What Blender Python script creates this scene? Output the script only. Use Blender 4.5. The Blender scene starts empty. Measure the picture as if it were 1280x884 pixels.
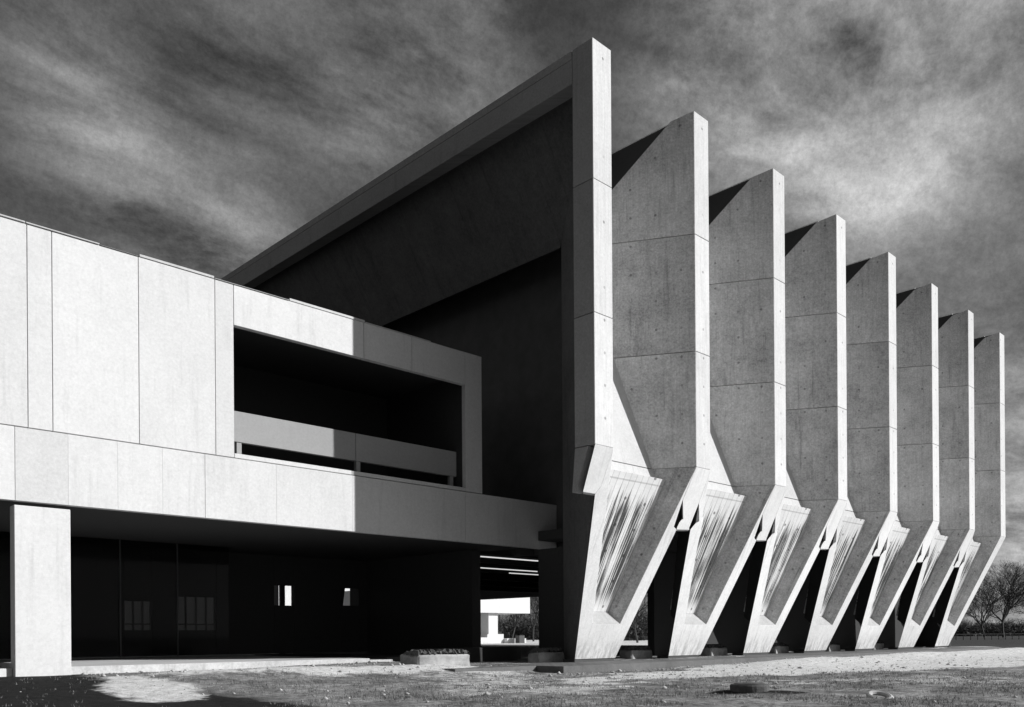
import bpy, bmesh, math, random
import numpy as np
from mathutils import Vector, Matrix, noise as mnoise

random.seed(7); rng = np.random.default_rng(7)
SC = bpy.context.scene
COL = SC.collection
D2R = math.radians

# ------------------------------------------------------------------ camera
F_PX, TH, ROLL, YH = 1090.5, 0.79931, 0.00675, 794.0       # focal (px of 1280), yaw, roll, horizon row
cam_d = bpy.data.cameras.new('camera'); cam = bpy.data.objects.new('camera', cam_d); COL.objects.link(cam)
cam_d.sensor_width = 36.0; cam_d.lens = 36.0 * F_PX / 1280.0
cam_d.shift_y = (YH - 442.0) / 1280.0
cam_d.clip_start = 0.1; cam_d.clip_end = 6000
fw = Vector((math.cos(TH), math.sin(TH), 0)); rt = Vector((math.sin(TH), -math.cos(TH), 0)); up = Vector((0, 0, 1))
r2 = rt * math.cos(ROLL) - up * math.sin(ROLL); u2 = rt * math.sin(ROLL) + up * math.cos(ROLL)
M = Matrix((r2, u2, -fw)).transposed().to_4x4(); M.translation = Vector((0, 0, 1.0))
cam.matrix_world = M
SC.camera = cam

# ------------------------------------------------------------------ sun, sky, exposure
SUN_AZ = Vector((0.645, -0.764, 0)); SUN_EL = D2R(26)
sd = bpy.data.lights.new('sun', 'SUN'); sd.energy = 4.6; sd.angle = D2R(0.5); sd.color = (1, 1, 1)
sun = bpy.data.objects.new('sun', sd); COL.objects.link(sun)
to_sun = Vector((SUN_AZ.x * math.cos(SUN_EL), SUN_AZ.y * math.cos(SUN_EL), math.sin(SUN_EL))).normalized()
sun.rotation_euler = to_sun.to_track_quat('Z', 'Y').to_euler()
SC.view_settings.view_transform = 'Standard'; SC.view_settings.look = 'None'
SC.view_settings.exposure = 0.33; SC.view_settings.gamma = 1.0
try: SC.view_settings.use_curve_mapping = False
except Exception: pass


class NT:
    """tiny node helper"""
    def __init__(s, tree): s.t = tree; s.n = tree.nodes; s.l = tree.links
    def new(s, typ, **kw):
        n = s.n.new(typ)
        for k, v in kw.items(): setattr(n, k, v)
        return n
    def put(s, sock, v):
        if isinstance(v, bpy.types.NodeSocket): s.l.new(v, sock)
        else: sock.default_value = v
    def math(s, op, a, b=0.0, c=None, clamp=False):
        n = s.new('ShaderNodeMath', operation=op, use_clamp=clamp)
        s.put(n.inputs[0], a); s.put(n.inputs[1], b)
        if c is not None: s.put(n.inputs[2], c)
        return n.outputs[0]
    def vmath(s, op, a, b=(0, 0, 0)):
        n = s.new('ShaderNodeVectorMath', operation=op); s.put(n.inputs[0], a); s.put(n.inputs[1], b)
        return n.outputs['Value'] if op in ('DOT_PRODUCT', 'LENGTH', 'DISTANCE') else n.outputs[0]
    def noise(s, vec, scale, detail=4, rough=0.55, dist=0.0):
        n = s.new('ShaderNodeTexNoise'); s.put(n.inputs['Vector'], vec)
        n.inputs['Scale'].default_value = scale; n.inputs['Detail'].default_value = detail
        n.inputs['Roughness'].default_value = rough; n.inputs['Distortion'].default_value = dist
        return n.outputs[0]
    def ramp(s, x, a, b, lo=0.0, hi=1.0, smooth=True):
        n = s.new('ShaderNodeMapRange'); n.interpolation_type = 'SMOOTHSTEP' if smooth else 'LINEAR'
        s.put(n.inputs[0], x); s.put(n.inputs[1], a); s.put(n.inputs[2], b); s.put(n.inputs[3], lo); s.put(n.inputs[4], hi)
        return n.outputs[0]
    def mix(s, f, a, b):
        n = s.new('ShaderNodeMix', data_type='FLOAT'); s.put(n.inputs[0], f); s.put(n.inputs[2], a); s.put(n.inputs[3], b)
        return n.outputs[0]
    def grey(s, x):
        n = s.new('ShaderNodeCombineColor')
        for i in range(3): s.put(n.inputs[i], x)
        return n.outputs[0]
    def mapping(s, vec, scale=(1, 1, 1), rot=(0, 0, 0), loc=(0, 0, 0)):
        n = s.new('ShaderNodeMapping'); s.put(n.inputs[0], vec)
        n.inputs['Scale'].default_value = scale; n.inputs['Rotation'].default_value = rot; n.inputs['Location'].default_value = loc
        return n.outputs[0]


def cam_dir(px, py):
    a, b = px - 640.0, py - YH
    c, s_ = math.cos(ROLL), math.sin(ROLL)
    X = c * a - s_ * b; Y = s_ * a + c * b
    return (fw + rt * (X / F_PX) + up * (-Y / F_PX)).normalized()


def make_world():
    w = bpy.data.worlds.new('World'); SC.world = w; w.use_nodes = True
    t = NT(w.node_tree); t.n.clear()
    out = t.new('ShaderNodeOutputWorld'); bg = t.new('ShaderNodeBackground'); t.l.new(bg.outputs[0], out.inputs[0])
    sky = t.new('ShaderNodeTexSky'); sky.sky_type = 'NISHITA'; sky.sun_disc = False
    sky.sun_elevation = SUN_EL; sky.sun_rotation = math.atan2(SUN_AZ.x, SUN_AZ.y)
    sky.altitude = 100; sky.air_density = 1.0; sky.dust_density = 1.4; sky.ozone_density = 1.0
    sep = t.new('ShaderNodeSeparateColor'); t.l.new(sky.outputs[0], sep.inputs[0])
    base = sep.outputs[0]                                     # red-filter black and white film: the red record of the sky
    tc = t.new('ShaderNodeTexCoord'); d = tc.outputs['Generated']
    # cirrus on a high flat layer: project the direction on a plane
    sx = t.new('ShaderNodeSeparateXYZ'); t.l.new(d, sx.inputs[0])
    zz = t.math('ADD', t.math('MAXIMUM', sx.outputs[2], 0.0), 0.12)
    cx = t.new('ShaderNodeCombineXYZ')
    t.put(cx.inputs[0], t.math('DIVIDE', sx.outputs[0], zz)); t.put(cx.inputs[1], t.math('DIVIDE', sx.outputs[1], zz))
    p = cx.outputs[0]
    wv = t.vmath('SUBTRACT', t.new('ShaderNodeTexNoise').outputs[1], (0.5, 0.5, 0.5))
    nw = wv.node.inputs[0].links[0].from_node; nw.inputs['Scale'].default_value = 1.1; nw.inputs['Detail'].default_value = 3; t.l.new(p, nw.inputs['Vector'])
    sc = t.new('ShaderNodeVectorMath', operation='SCALE'); t.l.new(wv, sc.inputs[0]); sc.inputs[3].default_value = 0.28
    p2 = t.vmath('ADD', p, sc.outputs[0])
    rot = (0, 0, -TH)                                          # the wind streaks run roughly along the view
    streak = t.noise(t.mapping(p2, (0.85, 1.6, 1), rot), 1.7, 8, 0.6, 0.3)
    puff = t.noise(t.mapping(p2, (1.0, 1.3, 1), rot), 3.4, 8, 0.62)
    fine = t.noise(t.mapping(p2, (3.6, 5.0, 1), rot), 4.5, 8, 0.75)
    # the larger banks of thin cloud seen that day, each a soft region of the sky
    banks = [((1010, 130), 0.20, 1.7), ((1170, 110), 0.18, 1.3), ((880, 110), 0.13, 1.0), ((1060, 215), 0.10, 1.3), ((1130, 50), 0.17, .9), ((940, 20), .13, .7),
             ((100, 140), 0.10, 0.75), ((215, 60), 0.12, 0.45), ((370, 95), 0.14, 0.6), ((520, 60), 0.14, 0.6), ((40, 40), 0.12, .5),
             ((240, 275), 0.13, .75), ((300, 320), 0.09, 0.7), ((460, 165), 0.08, 0.55), ((130, 210), .10, .5), ((580, 70), .12, .6), ((1290, 520), 0.24, 0.75), ((1150, 300), 0.10, .25), ((1300, 700), 0.22, 1.0)]
    tot = None
    for (px, py), rad, amp in banks:
        v = cam_dir(px, py)
        dist = t.vmath('DISTANCE', d, tuple(v))
        g = t.math('MULTIPLY', t.ramp(dist, rad, 0.0), amp)
        tot = g if tot is None else t.math('ADD', tot, g)
    tot = t.math('MINIMUM', tot, 2.0)
    # away from the view the same thin cloud carries on at random
    other = t.ramp(t.vmath('DOT_PRODUCT', d, tuple(fw)), 0.45, 0.1)
    cover = t.math('ADD', tot, t.math('MULTIPLY', other, 0.45))
    body = t.math('ADD', t.math('MULTIPLY', t.ramp(streak, 0.32, 0.70), 0.75), t.math('MULTIPLY', t.ramp(puff, 0.34, 0.70), 0.35))
    body = t.math('ADD', body, t.math('MULTIPLY', t.math('SUBTRACT', fine, 0.5), 0.5))
    cloud = t.math('MULTIPLY', t.math('ADD', cover, 0.28), t.math('MAXIMUM', body, 0.0))
    val = t.math('ADD', t.math('MULTIPLY', base, SKY_BASE), t.math('MULTIPLY', cloud, SKY_CLOUD))
    mott = t.noise(d, 150.0, 3, 0.85)                             # fine mottled cloudlets
    val = t.math('MULTIPLY', val, t.ramp(mott, 0.25, 0.75, 0.80, 1.20, False))
    t.put(bg.inputs[0], t.grey(val)); bg.inputs[1].default_value = 0.1


SKY_BASE, SKY_CLOUD = 0.33, 1.95
make_world()

# ------------------------------------------------------------------ materials (black and white film: all greys)
def base_mat(name):
    m = bpy.data.materials.new(name); m.use_nodes = True
    t = NT(m.node_tree); b = m.node_tree.nodes['Principled BSDF']
    return m, t, b


def concrete(name, albedo, mott=0.25, ties=False, boards=False, streaks=False, speck=0.2, bump=0.25, rough=0.9, drips=0.0, rnd=0.12, splash=0.0):
    m, t, b = base_mat(name)
    uv = t.new('ShaderNodeUVMap').outputs[0]
    geo = t.new('ShaderNodeTexCoord').outputs['Object']
    oi = t.new('ShaderNodeObjectInfo')
    off = t.new('ShaderNodeVectorMath', operation='SCALE'); off.inputs[0].default_value = (37.0, 17.0, 23.0); t.l.new(oi.outputs['Random'], off.inputs[3])
    uvr = t.vmath('ADD', uv, off.outputs[0])
    big = t.noise(uvr, 0.55, 5, 0.6)
    mid = t.noise(uvr, 3.5, 5, 0.65)
    fin = t.noise(uvr, 12.0, 4, 0.8)
    val = t.math('ADD', 1.0, t.math('MULTIPLY', t.math('SUBTRACT', big, 0.5), mott * 1.6))
    val = t.math('ADD', val, t.math('MULTIPLY', t.math('SUBTRACT', mid, 0.5), mott * 1.1))
    val = t.math('ADD', val, t.math('MULTIPLY', t.math('SUBTRACT', fin, 0.5), speck * 1.6))
    val = t.math('ADD', val, t.math('MULTIPLY', t.math('SUBTRACT', oi.outputs['Random'], 0.5), rnd))
    hgt = t.math('ADD', t.math('MULTIPLY', fin, 0.5), t.math('MULTIPLY', mid, 0.7))
    s = t.new('ShaderNodeSeparateXYZ'); t.l.new(uv, s.inputs[0])
    if drips:
        st = t.noise(t.mapping(uvr, (2.2, 0.16, 1)), 2.0, 6, 0.65)
        val = t.math('MULTIPLY', val, t.math('SUBTRACT', 1.0, t.math('MULTIPLY', t.ramp(st, 0.52, 0.78), drips)))
    if splash:                                                # mud splashed up from the ground
        sp_ = t.noise(t.mapping(uvr, (3.0, 0.8, 1)), 2.0, 6, 0.7)
        val = t.math('MULTIPLY', val, t.math('SUBTRACT', 1.0, t.math('MULTIPLY', t.math('MULTIPLY', t.ramp(s.outputs[1], 1.2, 0.0), t.ramp(sp_, 0.40, 0.65)), splash)))
    if ties:
        # formwork tie holes on a loose grid and the faint board joints between shutters
        gx = t.math('DIVIDE', s.outputs[0], 0.98); gy = t.math('DIVIDE', s.outputs[1], 1.13)
        wn = t.new('ShaderNodeTexWhiteNoise', noise_dimensions='2D'); cc = t.new('ShaderNodeCombineXYZ')
        t.put(cc.inputs[0], t.math('FLOOR', gx)); t.put(cc.inputs[1], t.math('FLOOR', gy)); t.l.new(cc.outputs[0], wn.inputs[0])
        fx = t.math('SUBTRACT', t.math('FRACT', gx), 0.55); fy = t.math('SUBTRACT', t.math('FRACT', gy), 0.5)
        fx = t.math('MULTIPLY', fx, 0.98); fy = t.math('MULTIPLY', fy, 1.13)
        dd = t.math('SQRT', t.math('ADD', t.math('MULTIPLY', fx, fx), t.math('MULTIPLY', fy, fy)))
        hole = t.math('MULTIPLY', t.ramp(dd, 0.065, 0.035), t.ramp(wn.outputs[0], 0.25, 0.5, 0.15, 1.0))
        val = t.math('MULTIPLY', val, t.math('SUBTRACT', 1.0, t.math('MULTIPLY', hole, 0.5)))
        jx = t.math('ABSOLUTE', t.math('SUBTRACT', t.math('FRACT', t.math('DIVIDE', s.outputs[0], 1.22)), 0.5))
        jl = t.math('MULTIPLY', t.ramp(jx, 0.012, 0.003), t.ramp(mid, 0.4, 0.6))
        val = t.math('MULTIPLY', val, t.math('SUBTRACT', 1.0, t.math('MULTIPLY', jl, 0.18)))
        gr = t.noise(t.mapping(uvr, (9.0, 0.35, 1)), 2.0, 4, 0.6)
        val = t.math('MULTIPLY', val, t.ramp(gr, 0.25, 0.75, 0.92, 1.06))
        hgt = t.math('SUBTRACT', hgt, t.math('MULTIPLY', hole, 3.0))
    if boards or streaks:
        # board-marked face: uv x runs 0..1 across the tapering panel, uv y in metres up it
        n = 11.0
        bx = t.math('MULTIPLY', s.outputs[0], n)
        wn = t.new('ShaderNodeTexWhiteNoise', noise_dimensions='2D'); cc = t.new('ShaderNodeCombineXYZ')
        t.put(cc.inputs[0], t.math('FLOOR', bx)); t.put(cc.inputs[1], t.math('MULTIPLY', oi.outputs['Random'], 40.0)); t.l.new(cc.outputs[0], wn.inputs[0])
        edge = t.math('ABSOLUTE', t.math('SUBTRACT', t.math('FRACT', bx), 0.5))
        line = t.ramp(edge, 0.43, 0.5)
        val = t.math('MULTIPLY', val, t.ramp(wn.outputs[0], 0.0, 1.0, 0.94, 1.03))
        val = t.math('MULTIPLY', val, t.math('SUBTRACT', 1.0, t.math('MULTIPLY', line, 0.25)))
        # rain runs: thin dark stripes of uneven length
        cu = t.new('ShaderNodeCombineXYZ')
        t.put(cu.inputs[0], t.math('ADD', t.math('MULTIPLY', s.outputs[0], 25.0), t.math('MULTIPLY', oi.outputs['Random'], 90.0)))
        t.put(cu.inputs[1], t.math('MULTIPLY', s.outputs[1], 0.06))
        run = t.noise(cu.outputs[0], 1.6, 8, 0.68)
        cv = t.new('ShaderNodeCombineXYZ')
        t.put(cv.inputs[0], t.math('ADD', t.math('MULTIPLY', s.outputs[0], 4.5), t.math('MULTIPLY', oi.outputs['Random'], 57.0)))
        t.put(cv.inputs[1], t.math('MULTIPLY', s.outputs[1], 0.22))
        clus = t.noise(cv.outputs[0], 1.4, 5, 0.6)
        cs = t.new('ShaderNodeCombineXYZ'); t.put(cs.inputs[0], t.math('ADD', t.math('MULTIPLY', s.outputs[0], 16.0), t.math('MULTIPLY', oi.outputs['Random'], 31.0)))
        start = t.ramp(t.noise(cs.outputs[0], 1.0, 4, 0.7), 0.3, 0.7, 3.9, 5.5)
        fade = t.math('MULTIPLY', t.ramp(t.math('SUBTRACT', start, s.outputs[1]), 0.0, 0.5), t.ramp(s.outputs[1], 0.1, 0.9))
        sidef = t.math('MULTIPLY', t.ramp(s.outputs[0], 0.02, 0.25), t.ramp(s.outputs[0], 1.0, 0.96))
        run = t.math('ADD', run, t.math('MULTIPLY', t.math('SUBTRACT', clus, 0.5), 0.45))
        rs = t.math('MULTIPLY', t.math('MULTIPLY', t.ramp(run, 0.42, 0.53), fade), sidef)
        val = t.math('MULTIPLY', val, t.math('SUBTRACT', 1.0, t.math('MULTIPLY', rs, 0.92)))
        # tie holes
        fx = t.math('SUBTRACT', t.math('FRACT', t.math('MULTIPLY', s.outputs[0], 3.0)), 0.5); fy = t.math('SUBTRACT', t.math('FRACT', t.math('ADD', t.math('DIVIDE', s.outputs[1], 1.05), t.math('MULTIPLY', s.outputs[0], .35))), 0.5)
        dd = t.math('SQRT', t.math('ADD', t.math('POWER', t.math('ABSOLUTE', t.math('MULTIPLY', fx, 0.95)), 2.0), t.math('POWER', t.math('ABSOLUTE', fy), 2.0)))
        hole = t.ramp(dd, 0.075, 0.04)
        val = t.math('MULTIPLY', val, t.math('SUBTRACT', 1.0, t.math('MULTIPLY', hole, 0.65)))
        lip = t.math('MULTIPLY', t.ramp(s.outputs[1], 5.18, 5.2), t.ramp(s.outputs[1], 5.26, 5.24))
        val = t.math('MULTIPLY', val, t.math('SUBTRACT', 1.0, t.math('MULTIPLY', lip, 0.3)))
        hgt = t.math('ADD', hgt, t.math('SUBTRACT', t.math('MULTIPLY', wn.outputs[0], 1.5), t.math('MULTIPLY', line, 2.0)))
    c = t.math('MULTIPLY', val, albedo, clamp=True)
    t.put(b.inputs['Base Color'], t.grey(c))
    b.inputs['Roughness'].default_value = rough
    b.inputs['Specular IOR Level'].default_value = 0.2
    bp = t.new('ShaderNodeBump'); bp.inputs['Strength'].default_value = bump; bp.inputs['Distance'].default_value = 0.02
    t.put(bp.inputs['Height'], hgt); t.l.new(bp.outputs[0], b.inputs['Normal'])
    return m


def plain(name, albedo, rough=0.8, var=0.2, scale=6.0, bump=0.2):
    m, t, b = base_mat(name)
    geo = t.new('ShaderNodeTexCoord').outputs['Object']
    a = t.noise(geo, scale, 5, 0.65)
    t.put(b.inputs['Base Color'], t.grey(t.math('MULTIPLY', t.math('ADD', 1.0 - var, t.math('MULTIPLY', a, 2 * var)), albedo)))
    b.inputs['Roughness'].default_value = rough; b.inputs['Specular IOR Level'].default_value = 0.25
    bp = t.new('ShaderNodeBump'); bp.inputs['Strength'].default_value = bump; bp.inputs['Distance'].default_value = 0.03
    t.put(bp.inputs['Height'], a); t.l.new(bp.outputs[0], b.inputs['Normal'])
    return m


def glass_mat(name, through):
    m = bpy.data.materials.new(name); m.use_nodes = True
    t = NT(m.node_tree); t.n.clear()
    out = t.new('ShaderNodeOutputMaterial'); mx = t.new('ShaderNodeMixShader')
    tr = t.new('ShaderNodeBsdfTransparent'); tr.inputs[0].default_value = (through, through, through, 1)
    gl = t.new('ShaderNodeBsdfGlossy'); gl.inputs['Roughness'].default_value = 0.03; gl.inputs[0].default_value = (.06, .06, .06, 1)
    fr = t.new('ShaderNodeFresnel'); fr.inputs[0].default_value = 1.45
    t.l.new(fr.outputs[0], mx.inputs[0]); t.l.new(tr.outputs[0], mx.inputs[1]); t.l.new(gl.outputs[0], mx.inputs[2]); t.l.new(mx.outputs[0], out.inputs[0])
    return m


MAT = {
    'gym': concrete('board_formed_concrete', 0.48, mott=0.55, ties=True, speck=1.0, drips=0.42, rnd=0.22),
    'low': concrete('stained_lower_concrete', 0.46, mott=0.8, ties=True, speck=1.1, drips=0.6, rnd=0.2),
    'leg': concrete('leg_concrete', 0.68, mott=0.22, speck=0.34, drips=0.28, splash=0.45),
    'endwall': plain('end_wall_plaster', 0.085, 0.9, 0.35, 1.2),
    'smooth': concrete('smooth_concrete', 0.68, mott=0.20, speck=0.28, drips=0.24),
    'fin': concrete('fin_concrete', 0.58, mott=0.18, ties=True, speck=0.3, drips=0.16),
    'stain': concrete('stained_board_concrete', 0.60, mott=0.16, streaks=True, speck=0.2, bump=0.5),
    'white': concrete('pale_precast_concrete', 0.57, mott=0.13, speck=0.3, bump=0.15, drips=0.14, rnd=0.12),
    'frame': concrete('shaded_frame_concrete', 0.27, mott=0.22, speck=0.5, drips=0.2, bump=0.5),  # fin concrete darkened: shade of the gable side put into the colour
    'facet': concrete('facet_concrete', 0.47, mott=0.2, speck=0.3, drips=0.2),
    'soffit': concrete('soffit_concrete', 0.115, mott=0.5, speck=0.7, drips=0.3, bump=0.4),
    'panel2': concrete('worn_plinth_concrete', 0.52, mott=0.5, speck=0.5, drips=0.3, bump=0.4),
    'sill': concrete('sun_toned_sill_concrete', 0.40, mott=0.4, speck=0.4, drips=0.3),  # colour darkened to offset the strong sun on this slope
    'panel': concrete('grey_precast_concrete', 0.30, mott=0.10, speck=0.2, bump=0.15),
    'slab': concrete('walkway_concrete', 0.13, mott=0.5, speck=0.4, bump=0.5),
    'block': concrete('weathered_block_concrete', 0.32, mott=1.1, speck=0.35, bump=0.6),
    'inner': plain('dark_interior', 0.045, 0.9, 0.15),
    'bitumen': plain('bitumen_roofing', 0.045, 0.85, 0.2),
    'metal': plain('dark_metal', 0.06, 0.45, 0.1),
    'coping': plain('zinc_coping', 0.42, 0.5, 0.3),
    'rubble': plain('dark_earth_rubble', 0.09, 0.95, 0.7, 9.0, 0.9),
    'bark': plain('bark', 0.055, 0.9, 0.3, 3.0),
    'twig': plain('twigs', 0.05, 0.9, 0.3, 1.0),
    'scrub': plain('winter_scrub', 0.05, 0.95, 0.4, 0.3),
    'leaf': plain('dark_evergreen', 0.045, 0.9, 0.4, 0.4),
    'grass': plain('dry_grass', 0.20, 0.9, 0.6, 0.9),
    'stone': plain('pale_pebble', 0.42, 0.9, 0.5, 1.3),
    'pave': plain('pale_paving', 0.62, 0.9, 0.15, 0.6),
    'glass': glass_mat('tinted_glass', 0.55),
    'fglass': glass_mat('front_glass', 0.8),
}

def emit_mat(name, v):
    m = bpy.data.materials.new(name); m.use_nodes = True
    b = m.node_tree.nodes['Principled BSDF']; b.inputs['Base Color'].default_value = (.8, .8, .8, 1)
    b.inputs['Emission Color'].default_value = (1, 1, 1, 1); b.inputs['Emission Strength'].default_value = v
    return m
MAT['glow'] = emit_mat('glow_strip_surface', 0.55)

# ------------------------------------------------------------------ object helpers
def empty(name, loc, label=None, cat=None, group=None):
    o = bpy.data.objects.new(name, None); COL.objects.link(o); o.location = loc
    if label: o['label'] = label
    if cat: o['category'] = cat
    if group: o['group'] = group
    return o


def tag(o, label=None, cat=None, group=None, kind=None):
    if label: o['label'] = label
    if cat: o['category'] = cat
    if group: o['group'] = group
    if kind: o['kind'] = kind
    return o


def link(name, bm, mat, parent=None, loc=(0, 0, 0), smooth=False):
    me = bpy.data.meshes.new(name); bm.to_mesh(me); bm.free(); me.materials.append(mat)
    if smooth:
        for p in me.polygons: p.use_smooth = True
    o = bpy.data.objects.new(name, me); COL.objects.link(o); o.location = loc
    if parent: o.parent = parent
    return o


def copy(o, parent, dx):
    c = o.copy(); COL.objects.link(c); c.parent = parent; c.location = (o.location[0] + dx, o.location[1], o.location[2])
    return c


def bm_prism(bm, poly, off, bev=0.012):
    """a flat 3-D polygon (outer face) thickened by the vector off (or one vector per corner)"""
    P = [Vector(p) for p in poly]
    offs = [Vector(q) for q in off] if hasattr(off[0], '__len__') else [Vector(off)] * len(P)
    vs = [bm.verts.new(p) for p in P]; ws = [bm.verts.new(p + q) for p, q in zip(P, offs)]
    fs = [bm.faces.new(vs), bm.faces.new(list(reversed(ws)))]
    n = len(P)
    for i in range(n):
        fs.append(bm.faces.new((vs[i], ws[i], ws[(i + 1) % n], vs[(i + 1) % n])))
    bmesh.ops.recalc_face_normals(bm, faces=fs)
    if bev:
        es = list({e for f in fs for e in f.edges})
        r = bmesh.ops.bevel(bm, geom=es, offset=bev, segments=1, profile=0.5, affect='EDGES', clamp_overlap=True)
    return bm


def set_uv(bm, e1, e2, org):
    lay = bm.loops.layers.uv.verify(); e1 = Vector(e1); e2 = Vector(e2); org = Vector(org)
    nrm = e1.cross(e2)
    for f in bm.faces:
        side = abs(f.normal.dot(nrm)) < 0.3
        for l in f.loops:
            q = l.vert.co - org
            l[lay].uv = (q.dot(e1) + (q.dot(nrm) if side else 0), q.dot(e2))


def prism(name, poly, off, mat, parent, e1, e2=(0, 0, 1), org=None, bev=0.012, loc=(0, 0, 0)):
    bm = bmesh.new(); bm_prism(bm, poly, off, bev); bmesh.ops.triangulate(bm, faces=[f for f in bm.faces if len(f.verts) > 4])
    bm.normal_update(); set_uv(bm, e1, e2, org or poly[0])
    return link(name, bm, mat, parent, loc)


def box(name, lo, hi, mat, parent=None, bev=0.012, loc=(0, 0, 0), uvx='x'):
    (x0, y0, z0), (x1, y1, z1) = lo, hi
    bm = bmesh.new(); bm_prism(bm, [(x0, y0, z0), (x1, y0, z0), (x1, y0, z1), (x0, y0, z1)], (0, y1 - y0, 0), bev)
    bm.normal_update(); set_uv(bm, (1, 0, 0) if uvx == 'x' else (0, 1, 0), (0, 0, 1), lo)
    return link(name, bm, mat, parent, loc)


def clip_z(poly, z0, z1):
    def cut(P, keep, z):
        out = []
        for i in range(len(P)):
            a, b = P[i], P[(i + 1) % len(P)]
            ka, kb = keep(a[1]), keep(b[1])
            if ka: out.append(a)
            if ka != kb:
                t = (z - a[1]) / (b[1] - a[1]); out.append((a[0] + t * (b[0] - a[0]), z))
        return out
    return cut(cut(poly, lambda q: q >= z0 - 1e-6, z0), lambda q: q <= z1 + 1e-6, z1)


# ------------------------------------------------------------------ ground
UT, VT, S, W, ZT, VB, KZ = 22.835, 19.344, 6.0695, 0.985, 21.40, 22.308, 7.509
LEAN = (VB - VT) / KZ
NF = 8


def smooth(a, b, x):
    t = np.clip((x - a) / (b - a), 0, 1); return t * t * (3 - 2 * t)


def seg_dist(u, v, a, b):
    a = np.array(a, float); b = np.array(b, float); d = b - a
    t = np.clip(((u - a[0]) * d[0] + (v - a[1]) * d[1]) / (d @ d), 0, 1)
    return np.hypot(u - a[0] - t * d[0], v - a[1] - t * d[1]), t


def vnoise(u, v, s, seed):
    """cheap smooth value noise"""
    r = np.random.default_rng(seed).random((64, 64))
    x, y = u * s, v * s; xi, yi = np.floor(x).astype(int), np.floor(y).astype(int); fx, fy = x - xi, y - yi
    fx = fx * fx * (3 - 2 * fx); fy = fy * fy * (3 - 2 * fy)
    g = lambda i, j: r[i % 64, j % 64]
    return (g(xi, yi) * (1 - fx) + g(xi + 1, yi) * fx) * (1 - fy) + (g(xi, yi + 1) * (1 - fx) + g(xi + 1, yi + 1) * fx) * fy


def masks(u, v):
    n1 = vnoise(u, v, 0.35, 1) - 0.5; n2 = vnoise(u, v, 1.1, 2) - 0.5; n3 = vnoise(u, v, 3.1, 12) - .5
    wob = 1.2 * n1 + 0.9 * n2 + .5 * n3
    d1, t1 = seg_dist(u, v, (19.5, 15.6), (70, 16.5)); s1 = smooth(1.0, -0.8, d1 - (1.2 + 4.4 * np.minimum(t1 * 3, 1)) + 3.2 * wob)
    d2, t2 = seg_dist(u, v, (10.5, 24.0), (18.5, 22.0)); s2 = smooth(1.2, -0.6, d2 - 0.7 + 1.0 * wob)
    d3, t3 = seg_dist(u, v, (8.9, 23.6), (7.4, 18.6)); s3 = smooth(0.5, -0.4, d3 - 0.75 + 0.8 * wob) * 0.8
    d4, t4 = seg_dist(u, v, (18.5, 20.5), (15, 15)); s4 = 0.50 * smooth(3.0, -0.5, d4 - 1.2 + 2 * wob)
    d5, t5 = seg_dist(u, v, (21, 12), (26, 7)); s5 = 0.45 * smooth(2.0, -1.0, d5 - 1.0 + 2.4 * wob)
    sand = np.clip(np.maximum.reduce([s1, s2, s3, s4, s5]), 0, 1)
    dm_, _ = seg_dist(u, v, (16.6, 10.5), (17.6, 9.7)); rut, _ = seg_dist(u, v, (15.6, 4.2), (30, 6.6))
    dark = smooth(1.2, -0.8, (u - 8.3) + 0.05 * (v - 20) + 0.8 * wob) * smooth(40, 30, v)
    dark = np.maximum(dark, .8 * smooth(.9, .3, dm_ + .5 * n2)); dark = np.maximum(dark, .9 * smooth(.35, .12, rut + .25 * n2))  # dark earth by the manhole, with its rim shadow painted in; then a rut
    sand = sand * (1 - .8 * smooth(1.0, .4, dm_))
    far = np.hypot(u, v)
    field = smooth(-1.5, 1.5, u - 70 + 2 * n1) * smooth(2, -2, v - 42)
    field = np.maximum(field, smooth(100, 140, far) * smooth(5, -5, v - 110 - 0.0 * u))
    pale = smooth(-.5, .5, u - 66.5) * smooth(-1, 1, v - 43) * smooth(-2, 2, v - .46 * u) * smooth(165, 160, u) * smooth(140, 130, v)
    return sand, dark, np.clip(field, 0, 1), pale


def height(u, v):
    z = -0.30 + 0.22 * smooth(20.3, 22.0, v)
    left = smooth(21.0, 17.5, u)
    zl = -0.34 + 0.32 * smooth(15.5, 25.3, v)
    z = z * (1 - left) + zl * left
    nb = smooth(27, 23.5, v) * smooth(66, 60, u) + 0.3 * smooth(60, 75, u)
    z = z + nb * (0.10 * (vnoise(u, v, 0.28, 3) - 0.5) + 0.05 * (vnoise(u, v, 1.1, 4) - 0.5) + 0.03 * (vnoise(u, v, 3.3, 5) - 0.5))
    # spoil bank against the walkway edge further along
    d, t = seg_dist(u, v, (27, 17.6), (70, 17.2)); z = z + 0.24 * np.exp(-(d / 1.5) ** 2) * smooth(0, 0.2, t) * smooth(19.6, 19.0, v)
    z = z + .10 * np.exp(-(np.hypot(u - 17.1, v - 10.1) / .7) ** 2)
    d, t = seg_dist(u, v, (11, 23.6), (18.6, 22.2)); z = z + (0.10 + .14 * vnoise(u, v, .45, 21) * smooth(11, 15, u)) * np.exp(-(d / 0.9) ** 2) + .16 * smooth(12.5, 18, u) * np.exp(-((v - 25.75) / .7) ** 2) * smooth(20, 19, u) * vnoise(u, v, .8, 22)
    return z


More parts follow.
